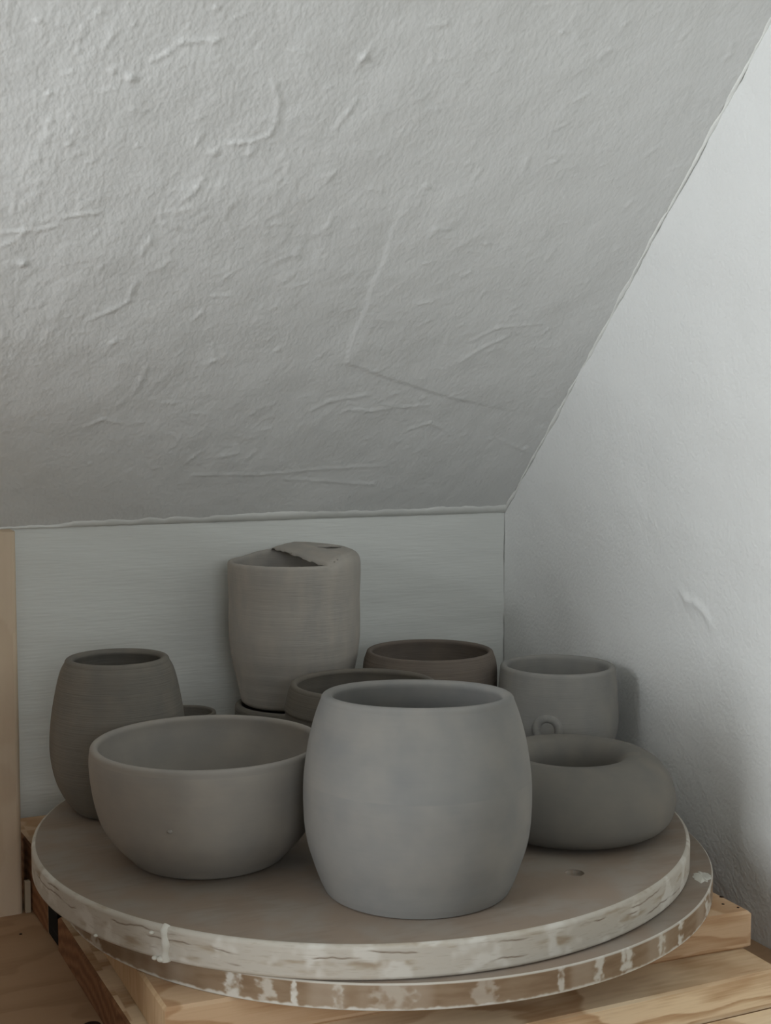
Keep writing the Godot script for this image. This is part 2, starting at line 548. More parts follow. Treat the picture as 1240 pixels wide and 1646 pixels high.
	var smear := [[-0.1026, -0.627], [-0.1075, -0.6209], [-0.1082, -0.6121], [-0.1126, -0.6034], [-0.1192, -0.5987]]
	for k in 4:
		stamp(G, nz, ny, 0, gc, zc.call(smear[k][0], smear[k][1]), zc.call(smear[k + 1][0], smear[k + 1][1]), 0.0026, 0.0009)
	stamp(G, nz, ny, 0, gc, zc.call(-0.1149, -0.6207), zc.call(-0.1199, -0.6165), 0.0022, -0.0003)
	for k in 60:
		var c := Vector2(rng.randf_range(0.03, 0.38), rng.randf_range(0.05, 0.6))
		stamp(G, nz, ny, 0, gc, c, c + Vector2(rng.randf_range(-0.004, 0.004), rng.randf_range(-0.006, 0.006)), rng.randf_range(0.0016, 0.0028), rng.randf_range(0.0001, 0.0004))
	struct("wall_right", grid(G, nz, ny, Vector3(WX, 0.7, WZ), Vector3(0, 0, gc), Vector3(0, gc, 0), Vector3(-1, 0, 0)), M.gable)
	# knee wall at the back
	var kn := noise(121, 9.0, 3)
	var kx := 240
	var ky := 115
	var K := PackedFloat32Array()
	K.resize(kx * ky)
	for j in ky:
		for i in kx:
			K[j * kx + i] = 0.0007 * kn.get_noise_2d(i * 0.0025, j * 0.01)
	struct("wall_back", grid(K, kx, ky, Vector3(WX - 239 * 0.0025, KNEE + 0.004 - 114 * 0.0025, WZ), Vector3(0.0025, 0, 0), Vector3(0, 0.0025, 0), Vector3(0, 0, 1)), M.knee)
	# the shell behind those faces and the rest of the room
	var st := SurfaceTool.new()
	st.begin(Mesh.PRIMITIVE_TRIANGLES)
	st.set_smooth_group(-1)
	var top := 1.43
	# slope from the detailed piece onwards, and left of it
	slab(st, Vector3(LX - 0.1, KNEE, WZ), Vector3(x0, KNEE, WZ), along * 2.02, out * -0.12)
	slab(st, Vector3(x0, KNEE, WZ) + along * (ns - 1) * cell, Vector3(WX + 0.1, KNEE, WZ) + along * (ns - 1) * cell, along * (2.02 - (ns - 1) * cell), out * -0.12)
	slab(st, Vector3(x0, KNEE, WZ) + out * -0.006, Vector3(WX + 0.1, KNEE, WZ) + out * -0.006, along * 0.47, out * -0.11)
	# flat top
	add_box(st, Vector3(LX - 0.1, KNEE + top - 0.01, WZ + top - 0.05), Vector3(WX + 0.1, KNEE + top + 0.1, FZ + 0.1))
	st.generate_normals()
	struct("ceiling_shell", st.commit(), M.caulk, Vector3.ZERO, get_node("ceiling"))
	get_node("ceiling/ceiling_shell").name = "slab"
	var wr := SurfaceTool.new()
	wr.begin(Mesh.PRIMITIVE_TRIANGLES)
	add_box(wr, Vector3(WX + 0.006, 0, WZ - 0.1), Vector3(WX + 0.12, 2.6, FZ + 0.1))
	add_box(wr, Vector3(WX, 0, WZ + (nz - 1) * gc), Vector3(WX + 0.01, 2.5, FZ))
	wr.generate_normals()
	struct("slab", wr.commit(), M.caulk, Vector3.ZERO, get_node("wall_right"))
	var wb := SurfaceTool.new()
	wb.begin(Mesh.PRIMITIVE_TRIANGLES)
	add_box(wb, Vector3(LX - 0.1, 0, WZ - 0.12), Vector3(WX + 0.1, KNEE + 0.06, WZ - 0.005))
	add_box(wb, Vector3(LX, 0, WZ - 0.01), Vector3(WX - 239 * 0.0025, KNEE, WZ))
	wb.generate_normals()
	struct("slab", wb.commit(), M.caulk, Vector3.ZERO, get_node("wall_back"))
	struct("floor", box_mesh(Vector3(LX - 0.1, -0.1, WZ - 0.1), Vector3(WX + 0.1, 0, FZ + 0.1)), M.floor)
	var fw := SurfaceTool.new()
	fw.begin(Mesh.PRIMITIVE_TRIANGLES)
	add_box(fw, Vector3(LX - 0.1, 0, FZ), Vector3(-0.64, 2.6, FZ + 0.1))
	add_box(fw, Vector3(0.24, 0, FZ), Vector3(WX + 0.1, 2.6, FZ + 0.1))
	add_box(fw, Vector3(-0.64, 0, FZ), Vector3(0.24, 1.06, FZ + 0.1))
	add_box(fw, Vector3(-0.64, 1.94, FZ), Vector3(0.24, 2.6, FZ + 0.1))
	fw.generate_normals()
	struct("wall_front", fw.commit(), M.far_wall)
	var ff := SurfaceTool.new()
	ff.begin(Mesh.PRIMITIVE_TRIANGLES)
	for e in [[-0.64, 1.06, -0.61, 1.94], [0.21, 1.06, 0.24, 1.94], [-0.61, 1.06, 0.21, 1.09], [-0.61, 1.91, 0.21, 1.94]]:
		add_box(ff, Vector3(e[0], e[1], FZ + 0.04), Vector3(e[2], e[3], FZ + 0.08))
	ff.generate_normals()
	var win2 := struct("added_window_2", ff.commit(), M.frame)  # invented opening that houses the added front fill
	struct("pane", box_mesh(Vector3(-0.62, 1.08, FZ + 0.058), Vector3(0.22, 1.92, FZ + 0.062)), M.glass, Vector3.ZERO, win2)
	# left gable with its window opening
	var wl := SurfaceTool.new()
	wl.begin(Mesh.PRIMITIVE_TRIANGLES)
	var w0 := Vector2(-0.48, 0.89)
	var w1 := Vector2(-0.06, 1.39)
	add_box(wl, Vector3(LX - 0.12, 0, WZ - 0.1), Vector3(LX, 2.6, w0.x))
	add_box(wl, Vector3(LX - 0.12, 0, w1.x), Vector3(LX, 2.6, FZ + 0.1))
	add_box(wl, Vector3(LX - 0.12, 0, w0.x), Vector3(LX, w0.y, w1.x))
	add_box(wl, Vector3(LX - 0.12, w1.y, w0.x), Vector3(LX, 2.6, w1.x))
	wl.generate_normals()
	struct("wall_left", wl.commit(), M.far_wall)
	var wf := SurfaceTool.new()
	wf.begin(Mesh.PRIMITIVE_TRIANGLES)
	for e in [[w0.x, w0.y, w0.x + 0.03, w1.y], [w1.x - 0.03, w0.y, w1.x, w1.y], [w0.x, w0.y, w1.x, w0.y + 0.03], [w0.x, w1.y - 0.03, w1.x, w1.y]]:
		add_box(wf, Vector3(LX - 0.09, e[1], e[0]), Vector3(LX - 0.05, e[3], e[2]))
	wf.generate_normals()
	var win := struct("window_1", wf.commit(), M.frame)
	struct("pane", box_mesh(Vector3(LX - 0.072, w0.y + 0.02, w0.x + 0.02), Vector3(LX - 0.068, w1.y - 0.02, w1.x - 0.02)), M.glass, Vector3.ZERO, win)
	# caulk in the corner between slope and knee wall: thin at the left, a broad soft band further right
	var cn := noise(131, 12.0, 3)
	var cs := SurfaceTool.new()
	cs.begin(Mesh.PRIMITIVE_TRIANGLES)
	cs.set_smooth_group(0)
	for k in 161:
		var f := k / 160.0
		var x := lerpf(0.088, WX + 0.001, f)
		var w := 0.0008 + 0.0052 * smoothstep(0.03, 0.45, f) + 0.0022 * cn.get_noise_1d(f * 1.3) + 0.0006 * cn.get_noise_1d(f * 9.0)
		w = maxf(w, 0.0006)
		var e := 0.0003 * cn.get_noise_1d(f * 4.0 + 60.0)
		cs.add_vertex(Vector3(x, KNEE - 0.0006 + e, WZ - 0.001))
		cs.add_vertex(Vector3(x, KNEE - 0.0007 + e, WZ + 0.0011))
		cs.add_vertex(Vector3(x, KNEE + 0.707 * w * 0.5 - 0.0004, WZ + 0.707 * w * 0.5 + 0.0010))
		cs.add_vertex(Vector3(x, KNEE + 0.707 * w - 0.0003, WZ + 0.707 * w + 0.0004))
		cs.add_vertex(Vector3(x, KNEE + 0.707 * w + 0.001, WZ + 0.707 * w))
	for k in 160:
		for j in 4:
			var q := k * 5 + j
			for v in [q, q + 1, q + 5, q + 1, q + 6, q + 5]:
				cs.add_index(v)
	cs.generate_normals()
	struct("trim_1", cs.commit(), M.caulk)
	# rough line of filler between slope and gable
	var p2 := []
	for k in 141:
		var s := k * 0.45 / 140.0
		p2.append(base + Vector3(WX, 0, 0) + along * s + out * 0.0002)
	struct("trim_2", tube(p2, func(t, a): return maxf(0.0004, 0.0013 + 0.0016 * cn.get_noise_2d(t * 1.2, 0.05 * cos(a)) + 0.0005 * cn.get_noise_2d(t * 5.0, 7.0)), 10), M.caulk)

func slab(st: SurfaceTool, a: Vector3, b: Vector3, up: Vector3, back: Vector3):
	var f := [a, b, b + up, a + up]
	var g := [a + back, b + back, b + up + back, a + up + back]
	quad(st, f[0], f[3], f[2], f[1])
	quad(st, g[0], g[1], g[2], g[3])
	for k in 4:
		quad(st, f[k], f[(k + 1) % 4], g[(k + 1) % 4], g[k])

func stamp(H: PackedFloat32Array, nx: int, ny: int, x0: float, c: float, a: Vector2, b: Vector2, r: float, h: float):
	var reach := r * 2.2
	var i0: int = max(0, int((minf(a.x, b.x) - reach - x0) / c))
	var i1: int = min(nx - 1, int((maxf(a.x, b.x) + reach - x0) / c) + 1)
	var j0: int = max(0, int((minf(a.y, b.y) - reach) / c))
	var j1: int = min(ny - 1, int((maxf(a.y, b.y) + reach) / c) + 1)
	var ab := b - a
	var l2 := maxf(ab.length_squared(), 1e-12)
	for j in range(j0, j1 + 1):
		for i in range(i0, i1 + 1):
			var p := Vector2(x0 + i * c, j * c)
			var t := clampf((p - a).dot(ab) / l2, 0, 1)
			var d := p.distance_to(a + ab * t) / r
			H[j * nx + i] += h * exp(-d * d * 1.6)

func grid(H: PackedFloat32Array, nx: int, ny: int, o: Vector3, u: Vector3, v: Vector3, n: Vector3, flip := false) -> ArrayMesh:
	var P := PackedVector3Array()
	var N := PackedVector3Array()
	var I := PackedInt32Array()
	P.resize(nx * ny)
	N.resize(nx * ny)
	I.resize((nx - 1) * (ny - 1) * 6)
	var lu := u.length()
	var lv := v.length()
	var du := u / lu
	var dv := v / lv
	var k := 0
	for j in ny:
		for i in nx:
			var h := H[j * nx + i]
			P[j * nx + i] = o + u * i + v * j + n * h
			var gx := (H[j * nx + mini(i + 1, nx - 1)] - H[j * nx + maxi(i - 1, 0)]) / (2.0 * lu)
			var gy := (H[mini(j + 1, ny - 1) * nx + i] - H[maxi(j - 1, 0) * nx + i]) / (2.0 * lv)
			N[j * nx + i] = (n - du * gx - dv * gy).normalized()
			if i < nx - 1 and j < ny - 1:
				var a := j * nx + i
				var b := a + 1
				var c := a + nx
				var d := c + 1
				if flip:
					I[k] = a; I[k + 1] = b; I[k + 2] = c; I[k + 3] = b; I[k + 4] = d; I[k + 5] = c
				else:
					I[k] = a; I[k + 1] = c; I[k + 2] = b; I[k + 3] = b; I[k + 4] = c; I[k + 5] = d
				k += 6
	var arr := []
	arr.resize(Mesh.ARRAY_MAX)
	arr[Mesh.ARRAY_VERTEX] = P
	arr[Mesh.ARRAY_NORMAL] = N
	arr[Mesh.ARRAY_INDEX] = I
	var m := ArrayMesh.new()
	m.add_surface_from_arrays(Mesh.PRIMITIVE_TRIANGLES, arr)
	return m

# ------------------------------------------------------------------ shelf, planks, round boards
func make_boards():
	var sh := thing("shelf", "wide brown plywood shelf surface under the planks at the bottom of the photo", "shelf")
	mesh_node("shelf_board", plank_mesh([Vector2(-0.62, -0.36), Vector2(WX - 0.001, -0.36), Vector2(WX - 0.001, WZ + 0.002), Vector2(-0.62, WZ + 0.002)], SHELF - 0.02, SHELF, 0.001, [1, 3], M.ply, M.end_pale), null, sh)
	mesh_node("side_panel", plank_mesh([Vector2(-0.62, -0.36), Vector2(-0.60, -0.36), Vector2(-0.60, WZ + 0.002), Vector2(-0.62, WZ + 0.002)], 0.0, SHELF - 0.02, 0.001, [], M.ply, M.ply), null, sh)
	mesh_node("side_panel", plank_mesh([Vector2(0.46, -0.36), Vector2(0.48, -0.36), Vector2(0.48, WZ + 0.002), Vector2(0.46, WZ + 0.002)], 0.0, SHELF - 0.02, 0.001, [], M.ply, M.ply), null, sh)
	var kn := lathe([Vector2(0, 0.0006), Vector2(0.003, 0.0006), Vector2(0.0042, 0.0003), Vector2(0.0046, -0.001)], 20)
	mesh_node("knot", kn, M.knot, sh, Vector3(0.1245, SHELF, -0.607))
	mesh_node("knot", lathe([Vector2(0, 0.0004), Vector2(0.0008, 0.0003), Vector2(0.0012, -0.001)], 12), M.knot, sh, Vector3(0.1115, SHELF, -0.735))
	# upright board at the left, its face to the room
	var up := thing("upright_board", "pale upright wooden board standing against the back wall at the left edge", "board", Vector3(0.118, SHELF, -0.766))
	mesh_node("board", upright_mesh(), null, up)
	mesh_node("batten", plank_mesh([Vector2(0, 0), Vector2(0.0032, 0), Vector2(0.0032, -0.004), Vector2(0, -0.004)], SHELF, SHELF + 0.019, 0.0003, [], M.batten, M.batten), null, self, Vector3(0.1192, 0, -0.7655))
	tag(get_node("batten"), "tiny pale batten standing in the gap between the upright board and the round boards", "batten")
	# unseen box added left of view to shade the lower left from window light
	mesh_node("light_blocker_box", plank_mesh([Vector2(-0.17, -0.465), Vector2(-0.05, -0.465), Vector2(-0.05, WZ + 0.13), Vector2(-0.17, WZ + 0.13)], SHELF, 1.075, 0.002, [], M.ply, M.ply), null, self)
	tag(get_node("light_blocker_box"), "unseen box added on the shelf beyond the left edge to block window light", "box")
	# lower front plank
	mesh_node("plank", plank_mesh([Vector2(0.1335, -0.4855), Vector2(0.4385, -0.4832), Vector2(0.4430, -0.698), Vector2(0.1262, -0.7005)], SHELF, JTOP, 0.0012, [3, 1], M.pine, M.end_brown), null, self)
	tag(get_node("plank"), "lowest pine plank with strong grain along its front, running out at the lower right", "plank", "")
	mesh_node("plank", plank_mesh([Vector2(0.1391, -0.5266), Vector2(0.4417, -0.5092), Vector2(0.4440, -0.655), Vector2(0.1372, -0.672)], JTOP, HTOP, 0.0014, [3, 1], M.pine_upper, M.end_pale), null, self)
	tag(get_node("plank_001"), "shorter pine plank with a pale sawn end, directly under the lower round board", "plank", "")
	for q in [[0.4345, -0.5225, 0.0011], [0.4385, -0.5155, 0.0009], [0.4405, -0.531, 0.0016]]:
		mesh_node("knot", lathe([Vector2(0, 0.0003), Vector2(q[2] * 0.7, 0.0002), Vector2(q[2], -0.001)], 12), M.knot, get_node("plank_001"), Vector3(q[0], HTOP, q[1]))
	mesh_node("plank", plank_mesh([Vector2(0.1256, -0.7272), Vector2(0.452, -0.7272), Vector2(0.452, -0.826), Vector2(0.1195, -0.826)], SHELF, HTOP, 0.0012, [3, 1], M.pine_upper, M.end_brown), null, self)
	tag(get_node("plank_002"), "thick brown block under the back left of the round boards, behind a black strip", "plank", "")
	mesh_node("foam_strip", plank_mesh([Vector2(0.1268, -0.7055), Vector2(0.44, -0.7055), Vector2(0.44, -0.7262), Vector2(0.1256, -0.7262)], SHELF, HTOP - 0.003, 0.002, [], M.foam, M.foam), null, self)
	tag(get_node("foam_strip"), "black speckled strip wedged between two planks under the round boards", "strip")
	mesh_node("shelf_patch", plank_mesh([Vector2(0.285, -0.40), Vector2(0.4440, -0.40), Vector2(0.4440, -0.4818), Vector2(0.285, -0.4835)], SHELF, SHELF + 0.0016, 0.0003, [3, 1], M.pine, M.end_pale), null, self)  # added sheet, stands in for the paler, well lit shelf surface
	tag(get_node("shelf_patch"), "added thin sheet standing in for the pale, well lit shelf surface at the lower right corner", "board")
	# lower round board
	var lo := thing("round_board", "lower round board with brown edge and white slip stains, shifted to the right", "board", Vector3(0.2987, HTOP + 0.0001, -0.646))
	mesh_node("board", disc_mesh(0.178, B2TOP - HTOP - 0.0004, 0.0008, M.board_top, M.board2_edge), null, lo)
	slip_patch(lo, 0.829, 0.178, B2TOP - HTOP)
	# upper round board with a peg hole
	var hi := thing("round_board", "upper round board with whitish cracked edge and a peg hole, carrying the pots", "board", Vector3(0.2877, B2TOP, -0.6547))
	mesh_node("board", disc_mesh(0.18, DT - B2TOP, 0.0021, M.board_top, M.board_edge, Vector2(0.0585, 0.1273), 0.0047), null, hi)
	var ho := lathe([Vector2(0.0047, DT - B2TOP - 0.0001), Vector2(0.0045, DT - B2TOP - 0.0022), Vector2(0.002, DT - B2TOP - 0.0026), Vector2(0, DT - B2TOP - 0.0027)], 40)
	mesh_node("peg_hole", ho, M.board_top, hi, Vector3(0.0585, 0, 0.1273))
	# a run of white slip down the front left of the edge
	var an := 2.4918
	var pth := []
	for k in 14:
		var f := k / 13.0
		var a := an + 0.0015 * sin(f * 9.0) - 0.004 * f
		var ra := 0.1792 - 0.0022 * smoothstep(0.16, 0.0, f)
		pth.append(Vector3(cos(a) * ra, (DT - B2TOP) * (1.0 - f) - 0.0008 * smoothstep(0.2, 0.0, f), sin(a) * ra))
	mesh_node("slip_drip", tube(pth, func(t, _a): return 0.0017 + 0.0007 * absf(sin(t * 7.0 + 1.2)) , 12), M.slip, hi)
	for q in [[2.530, 0.0118, 0.0013], [2.735, 0.0016, 0.0011], [2.500, 0.0009, 0.0022], [2.52, 0.0007, 0.0016]]:
		mesh_node("slip_drip", blob(q[2], 0.6), M.slip, hi, Vector3(cos(q[0]) * 0.1802, q[1], sin(q[0]) * 0.1802))

func tag(o: Node, label: String, category: String, group := ""):
	o.set_meta("label", label)
	o.set_meta("category", category)
	if group != "":
		o.set_meta("group", group)

func blob(r: float, flat: float) -> SphereMesh:
	var s := SphereMesh.new()
	s.radius = r
	s.height = r * 2 * flat
	s.radial_segments = 16
	s.rings = 8
	return s

func upright_mesh() -> ArrayMesh:
	# x from -0.075 to 0, front face at z = 0, edges eased, grain upright
	var st := SurfaceTool.new()
	st.begin(Mesh.PRIMITIVE_TRIANGLES)
	st.set_smooth_group(-1)
	var h := EYE - 0.0645 - SHELF
	var sec := []
	var x1 := 0.0
	var r := 0.0028
	for k in 5:
		var a := PI / 2 * k / 4.0
		sec.append(Vector2(x1 - r + r * sin(a), -r + r * cos(a)))
	sec.append(Vector2(x1, -0.022))
	sec.append(Vector2(-0.075, -0.022))
	sec.append(Vector2(-0.075, 0.0))
	var n := sec.size()
	var run := 0.0
	for k in n:
		var a: Vector2 = sec[k]
		var b: Vector2 = sec[(k + 1) % n]
		var l := a.distance_to(b)
		quad_uv(st, [Vector3(a.x, 0, a.y), Vector3(a.x, h, a.y), Vector3(b.x, h, b.y), Vector3(b.x, 0, b.y)], [Vector2(0, run) / 0.34, Vector2(h, run) / 0.34, Vector2(h, run + l) / 0.34, Vector2(0, run + l) / 0.34])
		run += l
	for cap in [[h, 1], [0.0, -1]]:
		for i in range(1, n - 1):
			for w in ([sec[0], sec[i + 1], sec[i]] if cap[1] > 0 else [sec[0], sec[i], sec[i + 1]]):
				st.set_uv(Vector2(w.y, w.x) / 0.34)
				st.add_vertex(Vector3(w.x, cap[0], w.y))
	st.generate_normals()
	st.set_material(M.upright)
	return st.commit()

# round board: bottom at y = 0; an optional blind hole in the top
func disc_mesh(R: float, h: float, b: float, mtop: Material, medge: Material, hole := Vector2.ZERO, hr := 0.0) -> ArrayMesh:
	var segs := 256
	var st := SurfaceTool.new()
	st.begin(Mesh.PRIMITIVE_TRIANGLES)
	st.set_smooth_group(-1)
	var outer := []
	var inner := []
	for k in segs:
		var t := TAU * k / segs
		var p := Vector2(cos(t), sin(t)) * (R - b)
		outer.append(p)
		inner.append(hole + (p - hole).normalized() * maxf(hr, 0.0002))
	for k in segs:
		var l := (k + 1) % segs
		var p := [outer[k], outer[l], inner[l], inner[k]]
		for i in [0, 1, 2, 0, 2, 3]:
			st.set_uv(Vector2(0.5, 0.5) + p[i] / 0.37)
			st.add_vertex(Vector3(p[i].x, h, p[i].y))
		for i in [0, 2, 1]:
			var q: Vector2 = [outer[k], outer[l], Vector2.ZERO][i]
			st.set_uv(Vector2(0.5, 0.5) + q / 0.37)
			st.add_vertex(Vector3(q.x, 0, q.y))
	st.generate_normals()
	st.set_material(mtop)
	var m := st.commit()
	# edge with small rounded arrises
	var prof := []
	for k in 4:
		var a := PI / 2 * k / 3.0
		prof.append(Vector2(R - b + b * sin(a), b - b * cos(a)))
	for k in 4:
		var a := PI / 2 * k / 3.0
		prof.append(Vector2(R - b + b * cos(a), h - b + b * sin(a)))
	var e := SurfaceTool.new()
	e.begin(Mesh.PRIMITIVE_TRIANGLES)
	for i in prof.size():
		var nrm: Vector2
		var a: float = PI / 2 * (i % 4) / 3.0
		nrm = Vector2(sin(a), -cos(a)) if i < 4 else Vector2(cos(a), sin(a))
		for k in segs + 1:
			var t := TAU * k / segs
			e.set_uv(Vector2(float(k) / segs, clampf(prof[i].y / h, 0.01, 0.99)))
			e.set_normal(Vector3(nrm.x * cos(t), nrm.y, nrm.x * sin(t)))
			e.add_vertex(Vector3(prof[i].x * cos(t), prof[i].y, prof[i].x * sin(t)))
	for i in prof.size() - 1:
		for k in segs:
			var a := i * (segs + 1) + k
			var c := a + segs + 1
			for q in [a, a + 1, c, a + 1, c + 1, c]:
				e.add_index(q)
	e.set_material(medge)
	return e.commit(m)

func slip_patch(parent: Node, an: float, R: float, h: float):
	# a dried splash of slip on the rim of the lower board's top
	var st := SurfaceTool.new()
	st.begin(Mesh.PRIMITIVE_TRIANGLES)
	st.set_smooth_group(0)
	var nn := noise(141, 1.0, 2)
	var c := Vector3(0, 0, 0)
	var ring := []
	for k in 28:
		var t := TAU * k / 28.0
		var r := 1.0 + 0.35 * nn.get_noise_2d(cos(t) * 1.5, sin(t) * 1.5)
		ring.append(Vector3(0.0046 * r * cos(t), 0, 0.0080 * r * sin(t)))
	for k in 28:
		var a: Vector3 = ring[k]
		var b: Vector3 = ring[(k + 1) % 28]
		var ai := a * 0.85 + Vector3(0, 0.0004, 0)
		var bi := b * 0.85 + Vector3(0, 0.0005, 0)
		for v in [a, b, ai, b, bi, ai, ai, bi, Vector3(0, 0.0006, 0)]:
			st.add_vertex(v + c)
	st.generate_normals()
	var o := mesh_node("slip_stain", st.commit(), M.slip, parent, Vector3(cos(0.72) * (R - 0.0055), h - 0.0004, sin(0.72) * (R - 0.0055)))
	o.rotation.y = -0.72

# ------------------------------------------------------------------ pots
func make_pots():
	# front tumbler: barrel-shaped, lip slightly out of round and tipped
	var p := pot_profile([Vector2(0.0446, 0.0006), Vector2(0.0452, 0.0018), Vector2(0.0469, 0.0055), Vector2(0.0495, 0.0126), Vector2(0.0528, 0.0234), Vector2(0.0544, 0.0359), Vector2(0.0542, 0.0521), Vector2(0.0503, 0.0683), Vector2(0.0457, 0.0820), Vector2(0.0424, 0.0908)], 0.0052, 0.006)
	var o := thing("barrel_cup", "large pale clay cup with a bulging belly, standing front and centre", "pot", Vector3(0.2684, DT, -0.5453))
	mesh_node("body", lathe(p, 128, func(t, r, y): return Vector2(r * (1.0 + 0.085 * smoothstep(0.045, 0.092, y) * cos(2.0 * (t - 0.433)) + 0.004 * cos(3.0 * t)), y + 0.010 * y * cos(t - 2.2))), M.clay_pale, o)
	# bowl
	p = pot_profile([Vector2(0.0372, 0.0005), Vector2(0.0388, 0.0014), Vector2(0.0408, 0.0035), Vector2(0.0475, 0.0108), Vector2(0.0535, 0.0197), Vector2(0.0569, 0.0300), Vector2(0.0589, 0.0412), Vector2(0.0597, 0.0515), Vector2(0.0592, 0.0578)], 0.0042, 0.006)
	o = thing("bowl", "wide round clay bowl with a thin lip at the front left", "bowl", Vector3(0.1902, DT, -0.6281))
	mesh_node("body", lathe(p, 128), M.clay_bowl, o)
	mesh_node("clay_nub", blob(0.0013, 0.8), M.clay_bowl, o, Vector3(-0.0330, 0.0305, 0.0467))
	# tall vase at the left
	p = pot_profile([Vector2(0.0222, 0.0005), Vector2(0.0240, 0.0014), Vector2(0.0264, 0.0040), Vector2(0.0314, 0.0111), Vector2(0.0359, 0.0221), Vector2(0.0382, 0.0369), Vector2(0.0374, 0.0534), Vector2(0.0347, 0.0700), Vector2(0.0319, 0.0811), Vector2(0.0293, 0.0862)], 0.0050, 0.006)
	o = thing("vase", "dark egg-shaped clay vase with ribbed sides at the far left of the board", "vase", Vector3(0.1665, DT, -0.7249))
	mesh_node("body", lathe(p, 128), M.clay_vase, o)
	# ring-shaped vessel: fat rolled rim round a sunken middle
	var dp := spline([Vector2(0, 0.0006), Vector2(0.022, 0.0006), Vector2(0.040, 0.0008), Vector2(0.0485, 0.0030), Vector2(0.0543, 0.0085), Vector2(0.0563, 0.0160), Vector2(0.0557, 0.0235), Vector2(0.0528, 0.0310), Vector2(0.0470, 0.0378), Vector2(0.0395, 0.0415), Vector2(0.0325, 0.0417), Vector2(0.0275, 0.0388), Vector2(0.0250, 0.0330), Vector2(0.0252, 0.0250), Vector2(0.0270, 0.0150), Vector2(0.0230, 0.0085), Vector2(0.0100, 0.0070), Vector2(0, 0.0070)], 7)
	for i in dp.size():
		dp[i].x = maxf(0.0, dp[i].x)
		dp[i].y = maxf(0.0, dp[i].y)
	o = thing("ring_vessel", "low doughnut-shaped clay vessel with a sunken centre at the right", "vessel", Vector3(0.3852, DT, -0.5912))
	mesh_node("body", lathe(dp, 128), M.clay_donut, o)
	# middle bowl behind the front cup
	p = pot_profile([Vector2(0.036, 0.0005), Vector2(0.038, 0.002), Vector2(0.043, 0.010), Vector2(0.0462, 0.024), Vector2(0.0468, 0.042), Vector2(0.0462, 0.052), Vector2(0.0468, 0.0545), Vector2(0.0460, 0.0580), Vector2(0.0445, 0.0640), Vector2(0.0433, 0.0672)], 0.0042, 0.006)
	o = thing("straight_bowl", "grey-brown clay bowl with straight sides, half hidden behind the front cup", "bowl", Vector3(0.3035, DT, -0.6881))
	mesh_node("body", lathe(p, 112), M.clay_mid, o)
	# dark bowl at the back
	p = pot_profile([Vector2(0.030, 0.0005), Vector2(0.032, 0.002), Vector2(0.038, 0.012), Vector2(0.0425, 0.030), Vector2(0.0436, 0.048), Vector2(0.0437, 0.060), Vector2(0.0430, 0.0671), Vector2(0.0413, 0.0722)], 0.0036, 0.006)
	o = thing("dark_bowl", "darkest brown clay bowl at the back near the wall corner", "bowl", Vector3(0.3752, DT, -0.7441))
	mesh_node("body", lathe(p, 112), M.clay_dark, o)
	# pale cup at the right with a raised ring on its front
	p = pot_profile([Vector2(0.0240, 0.0005), Vector2(0.0258, 0.002), Vector2(0.0310, 0.011), Vector2(0.0357, 0.0223), Vector2(0.0379, 0.0307), Vector2(0.0383, 0.0382), Vector2(0.0375, 0.0502), Vector2(0.0368, 0.0600), Vector2(0.0362, 0.0672)], 0.0046, 0.006)
	o = thing("ringed_cup", "pale grey clay cup with small raised ring, next to the right wall", "cup", Vector3(0.4362, DT, -0.6862))
	mesh_node("body", lathe(p, 112), M.clay_cup, o)
	var tor := TorusMesh.new()
	tor.inner_radius = 0.0042
	tor.outer_radius = 0.0096
	tor.rings = 40
	tor.ring_segments = 20
	var dir := Vector3(-0.0237, 0, 0.0271).normalized()
	var rg := mesh_node("raised_ring", tor, M.clay_cup, o, dir * 0.0372 + Vector3(0, 0.0360, 0))
	rg.basis = Basis(Quaternion(Vector3.UP, (dir + Vector3(0, 0.05, 0)).normalized()))
	# low bowl that carries the tall cup
	p = pot_profile([Vector2(0.030, 0.0005), Vector2(0.032, 0.002), Vector2(0.0365, 0.010), Vector2(0.0392, 0.020), Vector2(0.0399, 0.030), Vector2(0.0398, 0.0358)], 0.0050, 0.006)
	o = thing("low_bowl", "low clay bowl whose rim carries the tall half-covered cup at the back", "bowl", Vector3(0.2985, DT, -0.7876))
	mesh_node("body", lathe(p, 112), M.clay_vase, o)
	# small dish between vase and tall cup
	p = pot_profile([Vector2(0.012, 0.0005), Vector2(0.0135, 0.002), Vector2(0.0168, 0.012), Vector2(0.0188, 0.024), Vector2(0.0195, 0.034), Vector2(0.0193, 0.0395)], 0.0024, 0.005)
	o = thing("small_cup", "smallest clay cup, only its thin rim showing between the vase and the front bowl", "cup", Vector3(0.2211, DT, -0.7790))
	mesh_node("body", lathe(p, 80), M.clay_mid, o)
	# tall cup with a half lid
	o = thing("tall_cup", "tall pale clay cup with a half-covered top and a small hole, at the back", "cup", Vector3(0.2980, DT + 0.0383, -0.7879))
	mesh_node("body", tall_cup_mesh(), M.clay_tall, o)

var tc_pts := [Vector2(0.0, 0.0345), Vector2(0.003, 0.0354), Vector2(0.007, 0.0362), Vector2(0.0147, 0.0377), Vector2(0.0227, 0.0397), Vector2(0.0337, 0.0418), Vector2(0.0447, 0.0429), Vector2(0.0587, 0.0430), Vector2(0.0687, 0.0427), Vector2(0.085, 0.0434), Vector2(0.0945, 0.0433), Vector2(0.105, 0.0430)]

func tc_radius(y: float) -> float:
	for i in tc_pts.size() - 1:
		if y < tc_pts[i + 1].x:
			var f: float = (y - tc_pts[i].x) / (tc_pts[i + 1].x - tc_pts[i].x)
			return lerpf(tc_pts[i].y, tc_pts[i + 1].y, smoothstep(0, 1, f) * 0.4 + f * 0.6)
	return tc_pts[-1].y

